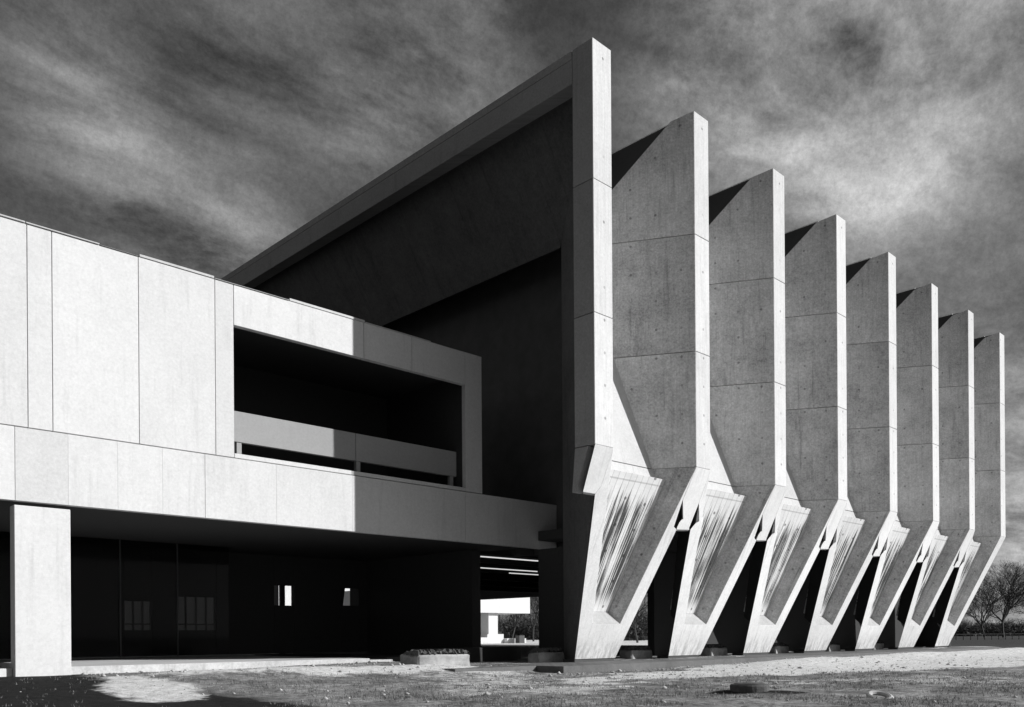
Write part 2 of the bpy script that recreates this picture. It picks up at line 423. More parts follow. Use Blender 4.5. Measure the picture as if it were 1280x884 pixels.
def make_ground():
    def axis(lo, hi, step, far):
        a = list(np.arange(lo, hi + 1e-6, step)); s = step; x = a[-1]
        while x < far: s *= 1.25; x += s; a.append(x)
        s = step; x = a[0]; pre = []
        while x > -far: s *= 1.25; x -= s; pre.append(x)
        return np.array(pre[::-1] + a)
    U = axis(-4, 62, 0.24, 3000); V = axis(0, 28, 0.22, 3000)
    uu, vv = np.meshgrid(U, V, indexing='ij'); zz = height(uu, vv)
    nu, nv = len(U), len(V)
    co = np.stack([uu, vv, zz], -1).reshape(-1, 3)
    i, j = np.meshgrid(np.arange(nu - 1), np.arange(nv - 1), indexing='ij')
    q = np.stack([i * nv + j, (i + 1) * nv + j, (i + 1) * nv + j + 1, i * nv + j + 1], -1).reshape(-1, 4)
    me = bpy.data.meshes.new('ground')
    me.vertices.add(len(co)); me.vertices.foreach_set('co', co.ravel())
    me.loops.add(q.size); me.loops.foreach_set('vertex_index', q.ravel().astype(np.int32))
    me.polygons.add(len(q)); me.polygons.foreach_set('loop_start', (np.arange(len(q)) * 4).astype(np.int32)); me.polygons.foreach_set('loop_total', np.full(len(q), 4, np.int32))
    me.polygons.foreach_set('use_smooth', np.ones(len(q), bool))
    me.update(calc_edges=True)
    for nm, arr in zip(('sand', 'dark', 'field', 'pale'), masks(uu, vv)):
        a = me.attributes.new(nm, 'FLOAT', 'POINT'); a.data.foreach_set('value', arr.ravel().astype(np.float32))
    m, t, b = base_mat('rough_ground')
    at = lambda n: t.new('ShaderNodeAttribute', attribute_name=n).outputs['Fac']
    P = t.new('ShaderNodeTexCoord').outputs['Object']
    n1 = t.noise(P, 0.9, 8, 0.65); n2 = t.noise(P, 5.0, 7, 0.72); n3 = t.noise(P, 26.0, 4, 0.75)
    tex = t.math('ADD', t.math('MULTIPLY', n2, 0.6), t.math('MULTIPLY', n3, 0.4))
    turf = t.math('MULTIPLY', t.ramp(n1, 0.3, 0.7, 0.11, 0.30), t.ramp(tex, 0.32, 0.68, 0.25, 1.7))
    sand = t.math('MULTIPLY', 0.62, t.ramp(tex, 0.3, 0.62, 0.45, 1.15))
    soil_shade = t.math('MULTIPLY', 0.014, t.ramp(tex, 0.3, 0.7, 0.4, 1.9))
    fld = t.math('MULTIPLY', 0.05, t.ramp(tex, 0.3, 0.7, 0.7, 1.3))
    pal = t.math('MULTIPLY', 0.62, t.ramp(n1, 0.3, 0.7, 0.85, 1.1))
    sm = t.ramp(t.math('ADD', at('sand'), t.math('MULTIPLY', t.math('SUBTRACT', t.math('ADD', t.math('MULTIPLY', n1, .5), t.math('MULTIPLY', n2, .5)), 0.5), 1.5)), 0.25, 0.75)
    dm = t.ramp(t.math('ADD', at('dark'), t.math('MULTIPLY', t.math('SUBTRACT', n2, 0.5), 0.8)), 0.3, 0.7)
    c = t.mix(dm, turf, soil_shade); c = t.mix(sm, c, sand); c = t.mix(at('field'), c, fld); c = t.mix(at('pale'), c, pal)
    t.put(b.inputs['Base Color'], t.grey(c)); b.inputs['Roughness'].default_value = 0.95; b.inputs['Specular IOR Level'].default_value = 0.1
    bp = t.new('ShaderNodeBump'); bp.inputs['Strength'].default_value = 0.9; bp.inputs['Distance'].default_value = 0.06
    t.put(bp.inputs['Height'], tex); t.l.new(bp.outputs[0], b.inputs['Normal'])
    me.materials.append(m)
    o = bpy.data.objects.new('ground', me); COL.objects.link(o); o['kind'] = 'structure'; o['label'] = 'rough grass and sandy ground in front of the hall'
    return o


make_ground()
tag(box('walkway', (21.6, 19.75, -0.5), (66.2, 24.6, -0.06), MAT['slab']), kind='structure', label='low concrete walkway slab along the feet of the hall')
tag(box('walkway', (17.9, 21.0, -0.5), (21.59, 24.6, -0.064), MAT['slab']), kind='structure', label='left end of the low concrete walkway slab')
tag(box('undercroft_floor', (26.0, 24.62, -0.5), (66.2, 80, -0.03), MAT['slab']), kind='structure', label='concrete floor beneath the hall')

# ------------------------------------------------------------------ the folded hall (coordinates: x along the row from fin 1, y world v, z up)
HALL = empty('folded_concrete_hall', (UT, 0, 0), 'tall concrete hall with folded zigzag wall of vertical fins standing on splayed V legs', 'building')
GA = D2R(58.8); GX, GY = math.cos(GA), math.sin(GA)
TV = (S - W) / 2 / GX                       # plate length to the valley
UV_, VV_ = W + (S - W) / 2, VT + GY * TV    # valley in plan
ZV = 17.05
TK = 1.70
outline = [(0, KZ), (TK, KZ), (TV, ZV), (0.91, 21.12), (0, ZT)]
LIFTS = [(KZ, 12.03), (12.03, 16.60), (16.60, ZT)]
GAP = 0.012


def vF(z): return VT + LEAN * (KZ - z)
def PF(u, z): return (u, vF(z), z)


# one of each, then copied along the row
fin_parts, left_parts, right_parts, bay_parts, arm_parts = [], [], [], [], []
for z0, z1 in LIFTS:
    a, b_ = z0 + GAP, z1 - (GAP if z1 < ZT else 0)
    m_ = 0.30
    o = prism('fin_edge', [(0, VT, a), (W, VT, a), (W - m_ * GX - .12, VT + m_ * GY + .16, a), (m_ * GX + .12, VT + m_ * GY + .16, a)], (0, 0, b_ - a), MAT['fin'], HALL, (1, 0, 0), (0, 0, 1), (0, VT, 0))
    o.location.x = S; fin_parts.append(o)
    P = clip_z(outline, a, b_)
    # left-facing plate of the NEXT fin (built at fin 2 = +S): goes back-left
    q = [(S - GX * t_, VT + GY * t_, z) for t_, z in P]
    left_parts.append(prism('fold_plate', q, (GY * 0.3, GX * 0.3, 0), MAT['gym'], HALL, (-GX, GY, 0), (0, 0, 1), (S, VT, 0)))
    q = [(W + GX * t_, VT + GY * t_, z) for t_, z in P]
    right_parts.append(prism('fold_plate', q, (-GY * 0.3, GX * 0.3, 0), MAT['gym'], HALL, (GX, GY, 0), (0, 0, 1), (W, VT, 0)))
# front valley facet (upper triangle going down a little past the knee)
du = GX * TK
vk = VT + GY * TK
sl_v = (VV_ - vk) / (ZV - KZ); hw = (S - W) / 2 - du
zlo = 7.02; f_ = (ZV - zlo) / (ZV - KZ)
vlo = VV_ - sl_v * (ZV - zlo)
hk = hw * (ZV - KZ - .02) / (ZV - KZ)
knee = [(UV_ - hw - .09, vk, KZ + GAP), (UV_ + hw + .09, vk, KZ + GAP), (UV_ + .09, VV_, ZV), (UV_ - .09, VV_, ZV)]
bay_parts.append(prism('valley_facet', knee, (0, 0.25, 0.05), MAT['facet'], HALL, (1, 0, 0), (0, 0, 1), (UV_, vk, KZ)))
low = [(UV_ - hw * f_ - .09, vlo, zlo), (UV_ + hw * f_ + .09, vlo, zlo), (UV_ + hw + .09, vk, KZ - GAP), (UV_ - hw - .09, vk, KZ - GAP)]
bay_parts.append(prism('valley_facet', low, (0, 0.25, 0.05), MAT['facet'], HALL, (1, 0, 0), (0, 0, 1), (UV_, vk, KZ)))
# lower recess between the two arms of a V leg
CC = 3.5
Bk = (UV_ + hw, vk, KZ); Ak = (S, VT, KZ); T = (4.279, vF(1.414), 1.414); C = (4.051, 22.169, 1.895); D = (5.437, 20.349, 7.06)
mir = lambda p: (2 * CC - p[0], p[1], p[2])
A1 = (W, VT, KZ); B1 = (UV_ - hw, vk, KZ); T1 = (2.60, vF(1.414), 1.414); C1 = mir(C); D1 = mir(D)
nR = (Vector(Bk) - Vector(Ak)).cross(Vector(T) - Vector(Ak)).normalized()
if nR.x > 0: nR = -nR
e1 = (Vector(Bk) - Vector(Ak)).normalized()
eT = (Vector(Ak) - Vector(T)).normalized()
e_in = eT.cross(nR)
Cx = Vector(C) + Vector((-.05, .25, -.05))
bay_parts.append(prism('lower_plate', [Ak, Bk, (Bk[0] - .35, Bk[1] + .5, 6.4), tuple(Cx), T], tuple(-nR * 0.25), MAT['low'], HALL, tuple(e_in), tuple(eT), T, bev=0.01))
nL = Vector((-nR.x, nR.y, nR.z)); eTl = (Vector(A1) - Vector(T1)).normalized()
bay_parts.append(prism('lower_plate', [A1, B1, (B1[0] + .35, B1[1] + .5, 6.4), mir(tuple(Cx)), T1], tuple(-nL * 0.25), MAT['smooth'], HALL, tuple(eTl.cross(nL)), tuple(eTl), T1, bev=0.01))
ob = -nL * 0.262
lin = [tuple(Vector(p) + ob) for p in (A1, B1, (B1[0] + .35, B1[1] + .5, 6.4), mir(tuple(Cx)), T1)]
bay_parts.append(prism('shade_lining', lin, tuple(-nL * 0.03), MAT['inner'], HALL, tuple(eTl.cross(nL)), tuple(eTl), T1, bev=0.0))  # added dark sheet, stands for the black shade inside the leg
# stained board-marked panel, proud of the facet above
bm = bmesh.new(); lay = bm.loops.layers.uv.verify()
NB, NR = 22, 10
def pan(i, j, back=0.0):
    fx, tt = i / NB, j / NR
    h_ = (C[0] - CC) * (1 - tt) + (D[0] - CC) * tt
    rel = 0.008 * math.sin(i // 2 * 12.9898) * (0 < i < NB and 0 < j < NR)        # board marks stand a little uneven
    return (CC + (2 * fx - 1) * h_, C[1] + (D[1] - C[1]) * tt + rel + back * .55, C[2] + (D[2] - C[2]) * tt + back * .18)
gv = [[bm.verts.new(pan(i, j)) for j in range(NR + 1)] for i in range(NB + 1)]
uvm = {}
for i in range(NB + 1):
    for j in range(NR + 1):
        tt = j / NR; hr = (C[0] - CC) * (1 - tt) + (D[0] - CC) * tt
        par = 1 - (hr - (2 * i / NB - 1) * hr) / (2 * (D[0] - CC))          # streaks run half fanned, half along the right edge
        uvm[gv[i][j]] = (.2 * i / NB + .8 * par, 5.5 * tt)
for i in range(NB):
    for j in range(NR): bm.faces.new((gv[i][j], gv[i + 1][j], gv[i + 1][j + 1], gv[i][j + 1]))
rim = [(i, 0) for i in range(NB)] + [(NB, j) for j in range(NR)] + [(i, NR) for i in range(NB, 0, -1)] + [(0, j) for j in range(NR, 0, -1)]
rb = []
for i, j in rim:
    q = bm.verts.new(pan(i, j, 1.0)); uvm[q] = uvm[gv[i][j]]; rb.append(q)
for k in range(len(rim)):
    a, b_ = rim[k], rim[(k + 1) % len(rim)]
    bm.faces.new((gv[b_[0]][b_[1]], gv[a[0]][a[1]], rb[k], rb[(k + 1) % len(rim)]))
bmesh.ops.recalc_face_normals(bm, faces=bm.faces[:])
if next(iter(gv[2][2].link_faces)).normal.y > 0: bmesh.ops.reverse_faces(bm, faces=bm.faces[:])
for f in bm.faces:
    for l in f.loops: l[lay].uv = uvm[l.vert]
bay_parts.append(link('stained_panel', bm, MAT['stain'], HALL))
bay_parts.append(prism('sloped_sill', [T1, T, C, C1], (0, 0.25, -0.3), MAT['sill'], HALL, (1, 0, 0), (0, .6, .8), T1))

left_arm = [(2.18, 0.05), (.89, 5.22), (.96, 5.32), (1.12, 5.5), (1.30, 5.58), (.90, 6.24), (W, KZ), (2.60, 1.414)]
left_arm1 = [(2.18, 0.05), (.70, 5.94), (.90, 6.24), (W, KZ), (2.60, 1.414)]
right_arm = [(4.279, 1.414), (S, KZ), (5.86, 6.24), (5.83, 5.25), (6.06, 5.15), (4.63, 0.05)]
right_arm8 = [(4.279, 1.414), (S, KZ), (S + W, KZ), (4.63, 0.05)]


def v_leg(la, ra, dx):
    poly = [PF(u, z) for u, z in la + ra]
    nl = len(la) - 2
    offs = [(.56, .20, 0)] * nl + [(.12, .22, 0), (0, .22, 0), (0, .22, 0), (-.12, .22, 0)] + [(-.12, .22, 0)] * (len(ra) - 2)
    return prism('splayed_leg', poly, offs, MAT['leg'], HALL, (1, 0, 0), (0, 0, 1), (0, 0, 0), loc=(dx, 0, 0))


stub = [(0, KZ), (-.21, 6.24), (.19, 5.57), (.08, 5.53), (0, 5.4), (-.04, 5.2), (.0, 5.15), (.83, 5.2), (.77, 5.26), (.90, 6.24), (W, KZ)]
stub1 = [(0, KZ), (.05, 5.95), (.70, 5.95), (.90, 6.24), (W, KZ)]


def fin_stub(poly, dx):
    return prism('fin_foot', [PF(u, z) for u, z in poly], (0.35, .30, 0), MAT['smooth'], HALL, (1, 0, 0), (0, 0, 1), (0, 0, 0), loc=(dx, 0, 0))


# row copies
leg_mid = None; stub_mid = None
pad0 = None
for n in range(NF):
    dx = n * S
    for o in fin_parts:
        if 1 < n < NF - 1: copy(o, HALL, dx - S)
    if n < NF - 1:
        for o in left_parts + right_parts + bay_parts:
            if n: copy(o, HALL, dx)
        if n == 0: v_leg(left_arm1, right_arm, 0)
        elif n == NF - 2: v_leg(left_arm, right_arm8, dx)
        elif leg_mid is None: leg_mid = v_leg(left_arm, right_arm, dx)
        else: copy(leg_mid, HALL, dx - leg_mid.location[0]); 
        if n == 0: pad0 = box('bearing_pad', (2.22, VB + .02, -0.1), (4.6, VB + .62, 0.052), MAT['metal'], HALL, 0.01)
        else: copy(pad0, HALL, dx)
    if n == 0: fin_stub(stub1, 0)
    elif n < NF - 1:
        if stub_mid is None: stub_mid = fin_stub(stub, dx)
        else: copy(stub_mid, HALL, dx - stub_mid.location[0])

# folded roof: a sloping plate each side of every ridge, ridge caps, running back over the hall
VEND = 80.0
zr = ZT - 0.06
lp = rp = cap = None
for n in range(NF - 1):
    dx = n * S
    if n == 0:
        a = [(S - .02, VT + .40, zr), (S - .02, VEND, zr), (UV_, VEND, ZV), (UV_, VV_ + .40, ZV)]
        lp = prism('roof_plate', a, (0.10, 0, -0.22), MAT['bitumen'], HALL, (0, 1, 0), (0, 0, 1), a[0])
        a = [(W + .02, VT + .40, zr), (W + .02, VEND, zr), (UV_, VEND, ZV), (UV_, VV_ + .40, ZV)]
        rp = prism('roof_plate', a, (-0.10, 0, -0.22), MAT['bitumen'], HALL, (0, 1, 0), (0, 0, 1), a[0])
    else: copy(lp, HALL, dx); copy(rp, HALL, dx)
cap = box('ridge_cap', (0.0, VT + 0.95, ZT - 0.3), (W, VEND, ZT - .004), MAT['smooth'], HALL, 0.01)
for n in range(1, NF): copy(cap, HALL, n * S)
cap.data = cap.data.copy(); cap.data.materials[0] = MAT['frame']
# open gable at the near end: frame post and deep edge beam, both in the plane of fin 1
for z0, z1 in LIFTS:
    a, b_ = z0 + GAP, z1 - (GAP if z1 < ZT else 0.0)
    for mx in (lambda x: x, lambda x: (NF - 1) * S + W - x):
        prism('fin_edge', [(mx(0), VT, a), (mx(W), VT, a), (mx(W - .03), VT + .05, a), (mx(0), VT + .05, a)], (0, 0, b_ - a), MAT['fin'], HALL, (1, 0, 0), (0, 0, 1), (0, VT, 0), bev=.006)
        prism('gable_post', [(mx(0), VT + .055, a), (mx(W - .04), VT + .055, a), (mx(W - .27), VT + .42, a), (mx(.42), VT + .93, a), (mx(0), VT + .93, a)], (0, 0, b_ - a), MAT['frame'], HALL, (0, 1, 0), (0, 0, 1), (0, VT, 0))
v5 = vF(5.96)
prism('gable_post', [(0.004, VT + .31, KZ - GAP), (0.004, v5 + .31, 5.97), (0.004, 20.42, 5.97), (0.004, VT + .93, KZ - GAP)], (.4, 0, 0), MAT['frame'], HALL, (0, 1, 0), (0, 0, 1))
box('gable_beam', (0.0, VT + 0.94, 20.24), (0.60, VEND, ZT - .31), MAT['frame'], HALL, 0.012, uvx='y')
li = lambda t_, z: (W + GX * t_ - GY * .33, VT + GY * t_ + GX * .33, z)
prism('shade_lining', [li(.62, 7.2), li(1.05, 6.0), li(3.5, 0.0), li(TV, 0.0), li(TV, 16.8), li(.95, 20.6), li(.62, 20.6)], (-GY * .08, GX * .08, 0), MAT['soffit'], HALL, (GX, GY, 0), (0, 0, 1))  # added dark sheet, keeps the plate's inner face in deep shade
# end wall at the first valley and the rest of the enclosure
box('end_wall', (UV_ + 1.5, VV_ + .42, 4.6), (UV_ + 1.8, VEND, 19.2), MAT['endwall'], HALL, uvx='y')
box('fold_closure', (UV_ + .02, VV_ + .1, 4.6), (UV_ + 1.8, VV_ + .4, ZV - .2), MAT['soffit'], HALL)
a = [(W - .10, VT + .95, zr - .24), (W - .10, VEND - .1, zr - .24), (UV_ - .10, VEND - .1, ZV - .23), (UV_ - .10, VV_ + .45, ZV - .23), (W + .2, VT + 1.0, zr - .24 - .3 * (ZT - ZV) / 2.54)]
prism('soffit_plate', a, (-0.05, 0, -0.10), MAT['soffit'], HALL, (0, 1, 0), (0, 0, 1), a[0])
box('end_wall_foot', (UV_, VV_ + .02, -0.03), (UV_ + .3, 25.5, 4.59), MAT['inner'], HALL, uvx='y')
box('rear_wall', (UV_, VEND, 8.0), (NF * S - S + W, VEND + .4, ZV - .2), MAT['smooth'], HALL)
box('side_wall', ((NF - 1) * S + .4, VT + .95, 9.0), ((NF - 1) * S + W - .05, VEND, zr - .4), MAT['smooth'], HALL, uvx='y')
box('side_wall_foot', ((NF - 1) * S, 22.75, -.03), ((NF - 1) * S + .4, 47, 4.99), MAT['inner'], HALL, uvx='y')
box('side_wall_upper', ((NF - 1) * S + .41, 24, 5.0), ((NF - 1) * S + .8, VEND, 8.99), MAT['inner'], HALL, uvx='y')
box('floor_slab', (UV_ + .3, 23.9, 5.0), ((NF - 1) * S + .39, 56, 5.4), MAT['inner'], HALL)
box('inner_wall', (33.75 - UT, 25.0, -.03), ((NF - 1) * S - .01, 25.4, 4.99), MAT['inner'], HALL)
# ceiling beams under the hall floor, across the passage
for k, v in enumerate((27.2, 31.5, 36.0, 41, 46, 51)):
    o = box('ceiling_beam', (UV_ + .31, v, 4.55), ((NF - 1) * S + .3, v + .35, 4.99), MAT['inner'], HALL)

# ------------------------------------------------------------------ the low wing at left
VF = 25.8
WING = empty('low_wing', (12, VF, 0), 'pale two storey precast concrete wing with recessed loggia over an open dark ground floor', 'building')
WING.location = (0, 0, 0)
JG = 0.016


def row(name, joints, z0, z1, mat, v0=VF, th=0.22, gap=JG):
    for a, b_ in zip(joints[:-1], joints[1:]):
        box(name, (a + gap / 2, v0, z0), (b_ - gap / 2, v0 + th, z1), mat, WING, 0.008)


top_z = 12.12
row('facade_panel', [-14, -11.6, -9.2, -6.9, -4.5, -2.1, 0.2, 2.6, 4.95, 7.036, 7.651, 9.98, 12.32, 12.94], 6.66, top_z, MAT['white'])
row('lintel_panel', [12.94, 17.86, 20.0, 22.62], 10.85, top_z, MAT['white'])
row('end_panel', [22.62, 23.5], 6.66, top_z, MAT['white'])
sp = [-14.2]
while sp[-1] < 6.0: sp.append(sp[-1] + 2.62)
sp = [x for x in sp if x < 5.4] + [6.709, 8.028, 9.356, 10.647, 11.957, 14.378, 17.322, 19.889, 22.566, 25.152, 27.82]
strong = (6.709, 11.957, 22.566)
for a, b_ in zip(sp[:-1], sp[1:]):
    ga = .006 if min(abs(a - q) for q in strong) < .01 else .0012
    gb = .006 if min(abs(b_ - q) for q in strong) < .01 else .0012
    box('spandrel_panel', (a + ga, VF - .02, 4.67), (b_ - gb, VF + .24, 6.63), MAT['white'], WING, 0.003)
row('loggia_sill', [12.94, 17.33, 22.62], 6.66, 6.80, MAT['white'], VF + .01, 0.3)
row('parapet_panel', [13.15, 17.86, 22.62], 7.30, 8.29, MAT['panel'], VF + .55, 0.16)
for u in (13.3, 17.9, 22.3): box('parapet_post', (u, VF + .58, 6.66), (u + .18, VF + .74, 7.30), MAT['panel'], WING)
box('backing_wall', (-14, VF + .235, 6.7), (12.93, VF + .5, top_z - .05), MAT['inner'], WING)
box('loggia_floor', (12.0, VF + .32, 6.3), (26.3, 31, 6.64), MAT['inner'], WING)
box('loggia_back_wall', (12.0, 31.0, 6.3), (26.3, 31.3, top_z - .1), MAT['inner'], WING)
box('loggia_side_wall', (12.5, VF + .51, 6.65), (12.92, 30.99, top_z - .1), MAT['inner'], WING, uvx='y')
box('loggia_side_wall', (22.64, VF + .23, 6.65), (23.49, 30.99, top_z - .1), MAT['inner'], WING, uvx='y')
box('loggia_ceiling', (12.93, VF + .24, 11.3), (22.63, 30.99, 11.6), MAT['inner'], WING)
box('roof_slab', (-14, VF + .24, top_z - .045), (23.49, 36.9, top_z - .01), MAT['bitumen'], WING)
cj = [-14, -8, -2, 3.4, 7.0, 8.9, 10.0, 12.3, 14.9, 17.9, 20.9, 23.5]
for a, b_ in zip(cj[:-1], cj[1:]):
    box('coping', (a + .01, VF - .03 + random.uniform(-.015, .015), top_z + .003), (b_ - .01, VF + .3, top_z + random.uniform(.0, .09)), MAT['coping'], WING, 0.006)
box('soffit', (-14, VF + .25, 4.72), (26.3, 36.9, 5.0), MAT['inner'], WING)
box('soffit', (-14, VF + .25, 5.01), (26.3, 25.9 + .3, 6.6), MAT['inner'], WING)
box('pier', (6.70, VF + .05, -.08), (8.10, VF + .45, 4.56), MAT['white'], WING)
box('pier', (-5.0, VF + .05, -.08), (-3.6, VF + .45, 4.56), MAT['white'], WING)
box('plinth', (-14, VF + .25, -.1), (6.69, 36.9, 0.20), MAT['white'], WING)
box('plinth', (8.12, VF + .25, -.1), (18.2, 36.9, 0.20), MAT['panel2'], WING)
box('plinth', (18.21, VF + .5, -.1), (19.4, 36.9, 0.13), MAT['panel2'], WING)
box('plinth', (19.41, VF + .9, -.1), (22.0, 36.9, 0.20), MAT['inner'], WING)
# rear wall of the ground floor with its openings (windows and doorways to the court behind)
VR = 36.0
K = 36.0 / 48.0
zc = lambda z: 1 + (z - 1) * K
def rear_wall():
    # openings: (u0,u1,z0,z1)
    ops = [(17.70 * K, 19.2 * K, 1.3, 2.48), (20.53 * K, 22.9 * K, 1.3, 2.72), (26.594 * K, 27.95 * K, zc(2.91), zc(4.14)), (31.3 * K, 32.7 * K, zc(2.99), zc(4.12))]
    x = -14.0
    for i, (a, b_, z0, z1) in enumerate(ops):
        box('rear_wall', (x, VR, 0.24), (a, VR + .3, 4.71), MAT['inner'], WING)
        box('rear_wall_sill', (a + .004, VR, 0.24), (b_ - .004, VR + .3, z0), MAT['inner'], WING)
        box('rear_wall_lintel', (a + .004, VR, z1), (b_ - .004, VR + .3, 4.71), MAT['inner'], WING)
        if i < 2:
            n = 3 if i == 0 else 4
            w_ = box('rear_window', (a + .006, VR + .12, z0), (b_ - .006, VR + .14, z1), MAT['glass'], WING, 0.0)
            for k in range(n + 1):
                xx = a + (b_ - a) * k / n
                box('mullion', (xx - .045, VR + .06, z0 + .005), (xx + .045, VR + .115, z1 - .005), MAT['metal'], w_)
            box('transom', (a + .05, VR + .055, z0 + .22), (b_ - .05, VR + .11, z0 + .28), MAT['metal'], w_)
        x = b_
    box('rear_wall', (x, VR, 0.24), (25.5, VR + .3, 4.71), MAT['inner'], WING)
rear_wall()
# front glazing of the ground floor, deep in the shade
g0 = [-14 + 2.2 * i for i in range(16)]
g0 = [x for x in g0 if x < 17.8]
for a, b_ in zip(g0[:-1], g0[1:]):
    pn = box('glass_pane', (a + .04, 34.0, .30), (b_ - .04, 34.02, 4.70), MAT['fglass'], WING, 0.0)
    box('mullion', (a - .02, 33.96, .26), (a + .02, 34.06, 4.71), MAT['metal'], pn)
box('return_wall', (25.0, 28.15, -.05), (25.5, 36.0, 4.71), MAT['inner'], WING, uvx='y')
tag(box('low_wall', (20.6, 26.4, -.1), (26.2, 26.75, 0.50), MAT['inner'], None, 0.02), 'long dark low wall across the foot of the open passage', 'wall')

# lower part of the hall's end wall beyond the passage, with openings through which daylight shows
def foot_poly(name, pts, mat='inner'):
    return prism(name, [(UV_, v, z) for v, z in pts], (.3, 0, 0), MAT[mat], HALL, (0, 1, 0), (0, 0, 1), (UV_, 30, 0))
# (v,z) at plane u of the end wall; sight lines of the two bright gaps
foot_poly('end_wall_foot', [(30.5, -.03), (39.55, -.03), (39.55, 4.59), (30.5, 4.59)])
foot_poly('end_wall_foot', [(41.3, -.03), (45.5, -.03), (45.5, 4.59), (40.2, 4.59)])
foot_poly('end_wall_foot', [(47.6, -.03), (79.9, -.03), (79.9, 4.59), (47.6, 4.59)], 'smooth')
foot_poly('end_wall_foot', [(46.85, -.03), (47.05, -.03), (47.05, 4.59), (46.85, 4.59)])
foot_poly('end_wall_foot', [(39.6, -.03), (41.25, -.03), (41.2, 1.0), (39.6, 1.0)])

# added glowing strips, drawn for the pale lines under the passage ceiling
for i, (v, z, u0, u1) in enumerate([(28.6, 4.46, 25.6, 29.6), (33.4, 4.46, 29.5, 34.5), (35.2, 4.46, 34.0, 37)]):
    L = empty('glow_strip', (u0, v, z), ['nearest thin added glowing strip under the passage ceiling', 'middle thin added glowing strip under the passage ceiling', 'farthest short added glowing strip under the passage ceiling'][i], 'added glowing strip', 'added glowing strips under the passage ceiling')
    box('glow_face', (0.05, -.03, 0), (u1 - u0 - .05, .03, .05), MAT['glow'], L, 0.005)
    box('strip_back', (0, -.05, .052), (u1 - u0, .05, .10 + (.05 if v > 28 else 0)), MAT['metal'], L, 0.005)

# ------------------------------------------------------------------ concrete blocks, manhole, ring
def block(loc, L, Dp, H, label, seed):
    r = random.Random(seed)
    root = empty('concrete_block', loc, label, 'concrete block', 'low concrete blocks at the foot of the buildings')
    bm = bmesh.new()
    bm_prism(bm, [(0, 0, -.2), (L, 0, -.2), (L - .03, .0, H * .78), (.03, .0, H * .78)], (0, Dp, 0), 0.05)
    bmesh.ops.triangulate(bm, faces=bm.faces[:]); bmesh.ops.subdivide_edges(bm, edges=bm.edges[:], cuts=2, use_grid_fill=True)
    for v in bm.verts:
        v.co += Vector([mnoise.noise(v.co * 2.3 + Vector((seed * 3, k * 7, 0))) * 0.07 for k in range(3)])
    bm.normal_update(); set_uv(bm, (1, 0, 0), (0, 0, 1), (0, 0, 0))
    link('body', bm, MAT['block'], root)
    bm = bmesh.new(); N = max(6, int(L / .055)); Mn = 10
    vs = [[None] * (Mn + 1) for _ in range(N + 1)]
    for i in range(N + 1):
        for j in range(Mn + 1):
            x = L * (.02 + .96 * i / N); y = Dp * j / Mn; e = min(i, N - i, 2) / 2 * min(j + .6, Mn - j, 2) / 2
            vs[i][j] = bm.verts.new((x + r.uniform(-.02, .02), y, H * .76 + e * H * .26 + r.uniform(-.045, .06) * (e > 0)))
    for i in range(N):
        for j in range(Mn): bm.faces.new((vs[i][j], vs[i + 1][j], vs[i + 1][j + 1], vs[i][j + 1]))
    bm.normal_update(); set_uv(bm, (1, 0, 0), (0, 1, 0), (0, 0, 0))
    link('earth_top', bm, MAT['rubble'], root)


block((17.6, 22.5, -.02), 2.35, 1.0, .50, 'long rough concrete block topped with dark earth left of the open passage', 1)
block((24.05, 23.2, -.06), 1.45, .7, .50, 'pale concrete block beside the nearest splayed leg', 2)
names = ['between the first and second splayed legs', 'between the second and third splayed legs', 'between the third and fourth splayed legs', 'between the fourth and fifth splayed legs', 'between the fifth and sixth splayed legs']
for k in range(5):
    block((29.7 + k * S, 23.2, -.06), 1.5, .7, .50, 'weathered concrete block ' + names[k], 3 + k)


def ring_mesh(profile, seg, name, mat, parent, jit=0.0):
    bm = bmesh.new(); rings = []
    for i in range(seg):
        a = 2 * math.pi * i / seg; jj = 1 + random.uniform(-jit, jit)
        rings.append([bm.verts.new((r * jj * math.cos(a), r * jj * math.sin(a), z)) for r, z in profile])
    for i in range(seg):
        p, q = rings[i], rings[(i + 1) % seg]
        for j in range(len(profile) - 1): bm.faces.new((p[j], q[j], q[j + 1], p[j + 1]))
    bmesh.ops.remove_doubles(bm, verts=bm.verts[:], dist=1e-5)
    bmesh.ops.recalc_face_normals(bm, faces=bm.faces[:]); bm.normal_update(); set_uv(bm, (1, 0, 0), (0, 0, 1), (0, 0, 0))
    return link(name, bm, mat, parent, smooth=False)


mh = empty('manhole', (17.0, 10.05, -.34), 'round dark manhole ring with lid standing proud of the sandy ground', 'manhole')
ring_mesh([(.40, -.2), (.42, .20), (.40, .235), (.33, .24), (.33, .1)], 28, 'collar', MAT['rubble'], mh, .012)
ring_mesh([(.325, .12), (.325, .255), (.29, .262), (.15, .262), (.14, .27), (.0001, .27)], 28, 'lid', MAT['metal'], mh)
pr_ = empty('pipe_ring', (17.7, 7.5, -.30), 'small pale pipe ring lying on the grass in the right foreground', 'pipe ring')
ring_mesh([(.21 + .055 * math.cos(a), .055 * math.sin(a)) for a in np.linspace(0, 2 * math.pi, 9)], 24, 'ring_body', MAT['stone'], pr_, .02)
pr_.rotation_euler = (D2R(14), D2R(-12), 0)

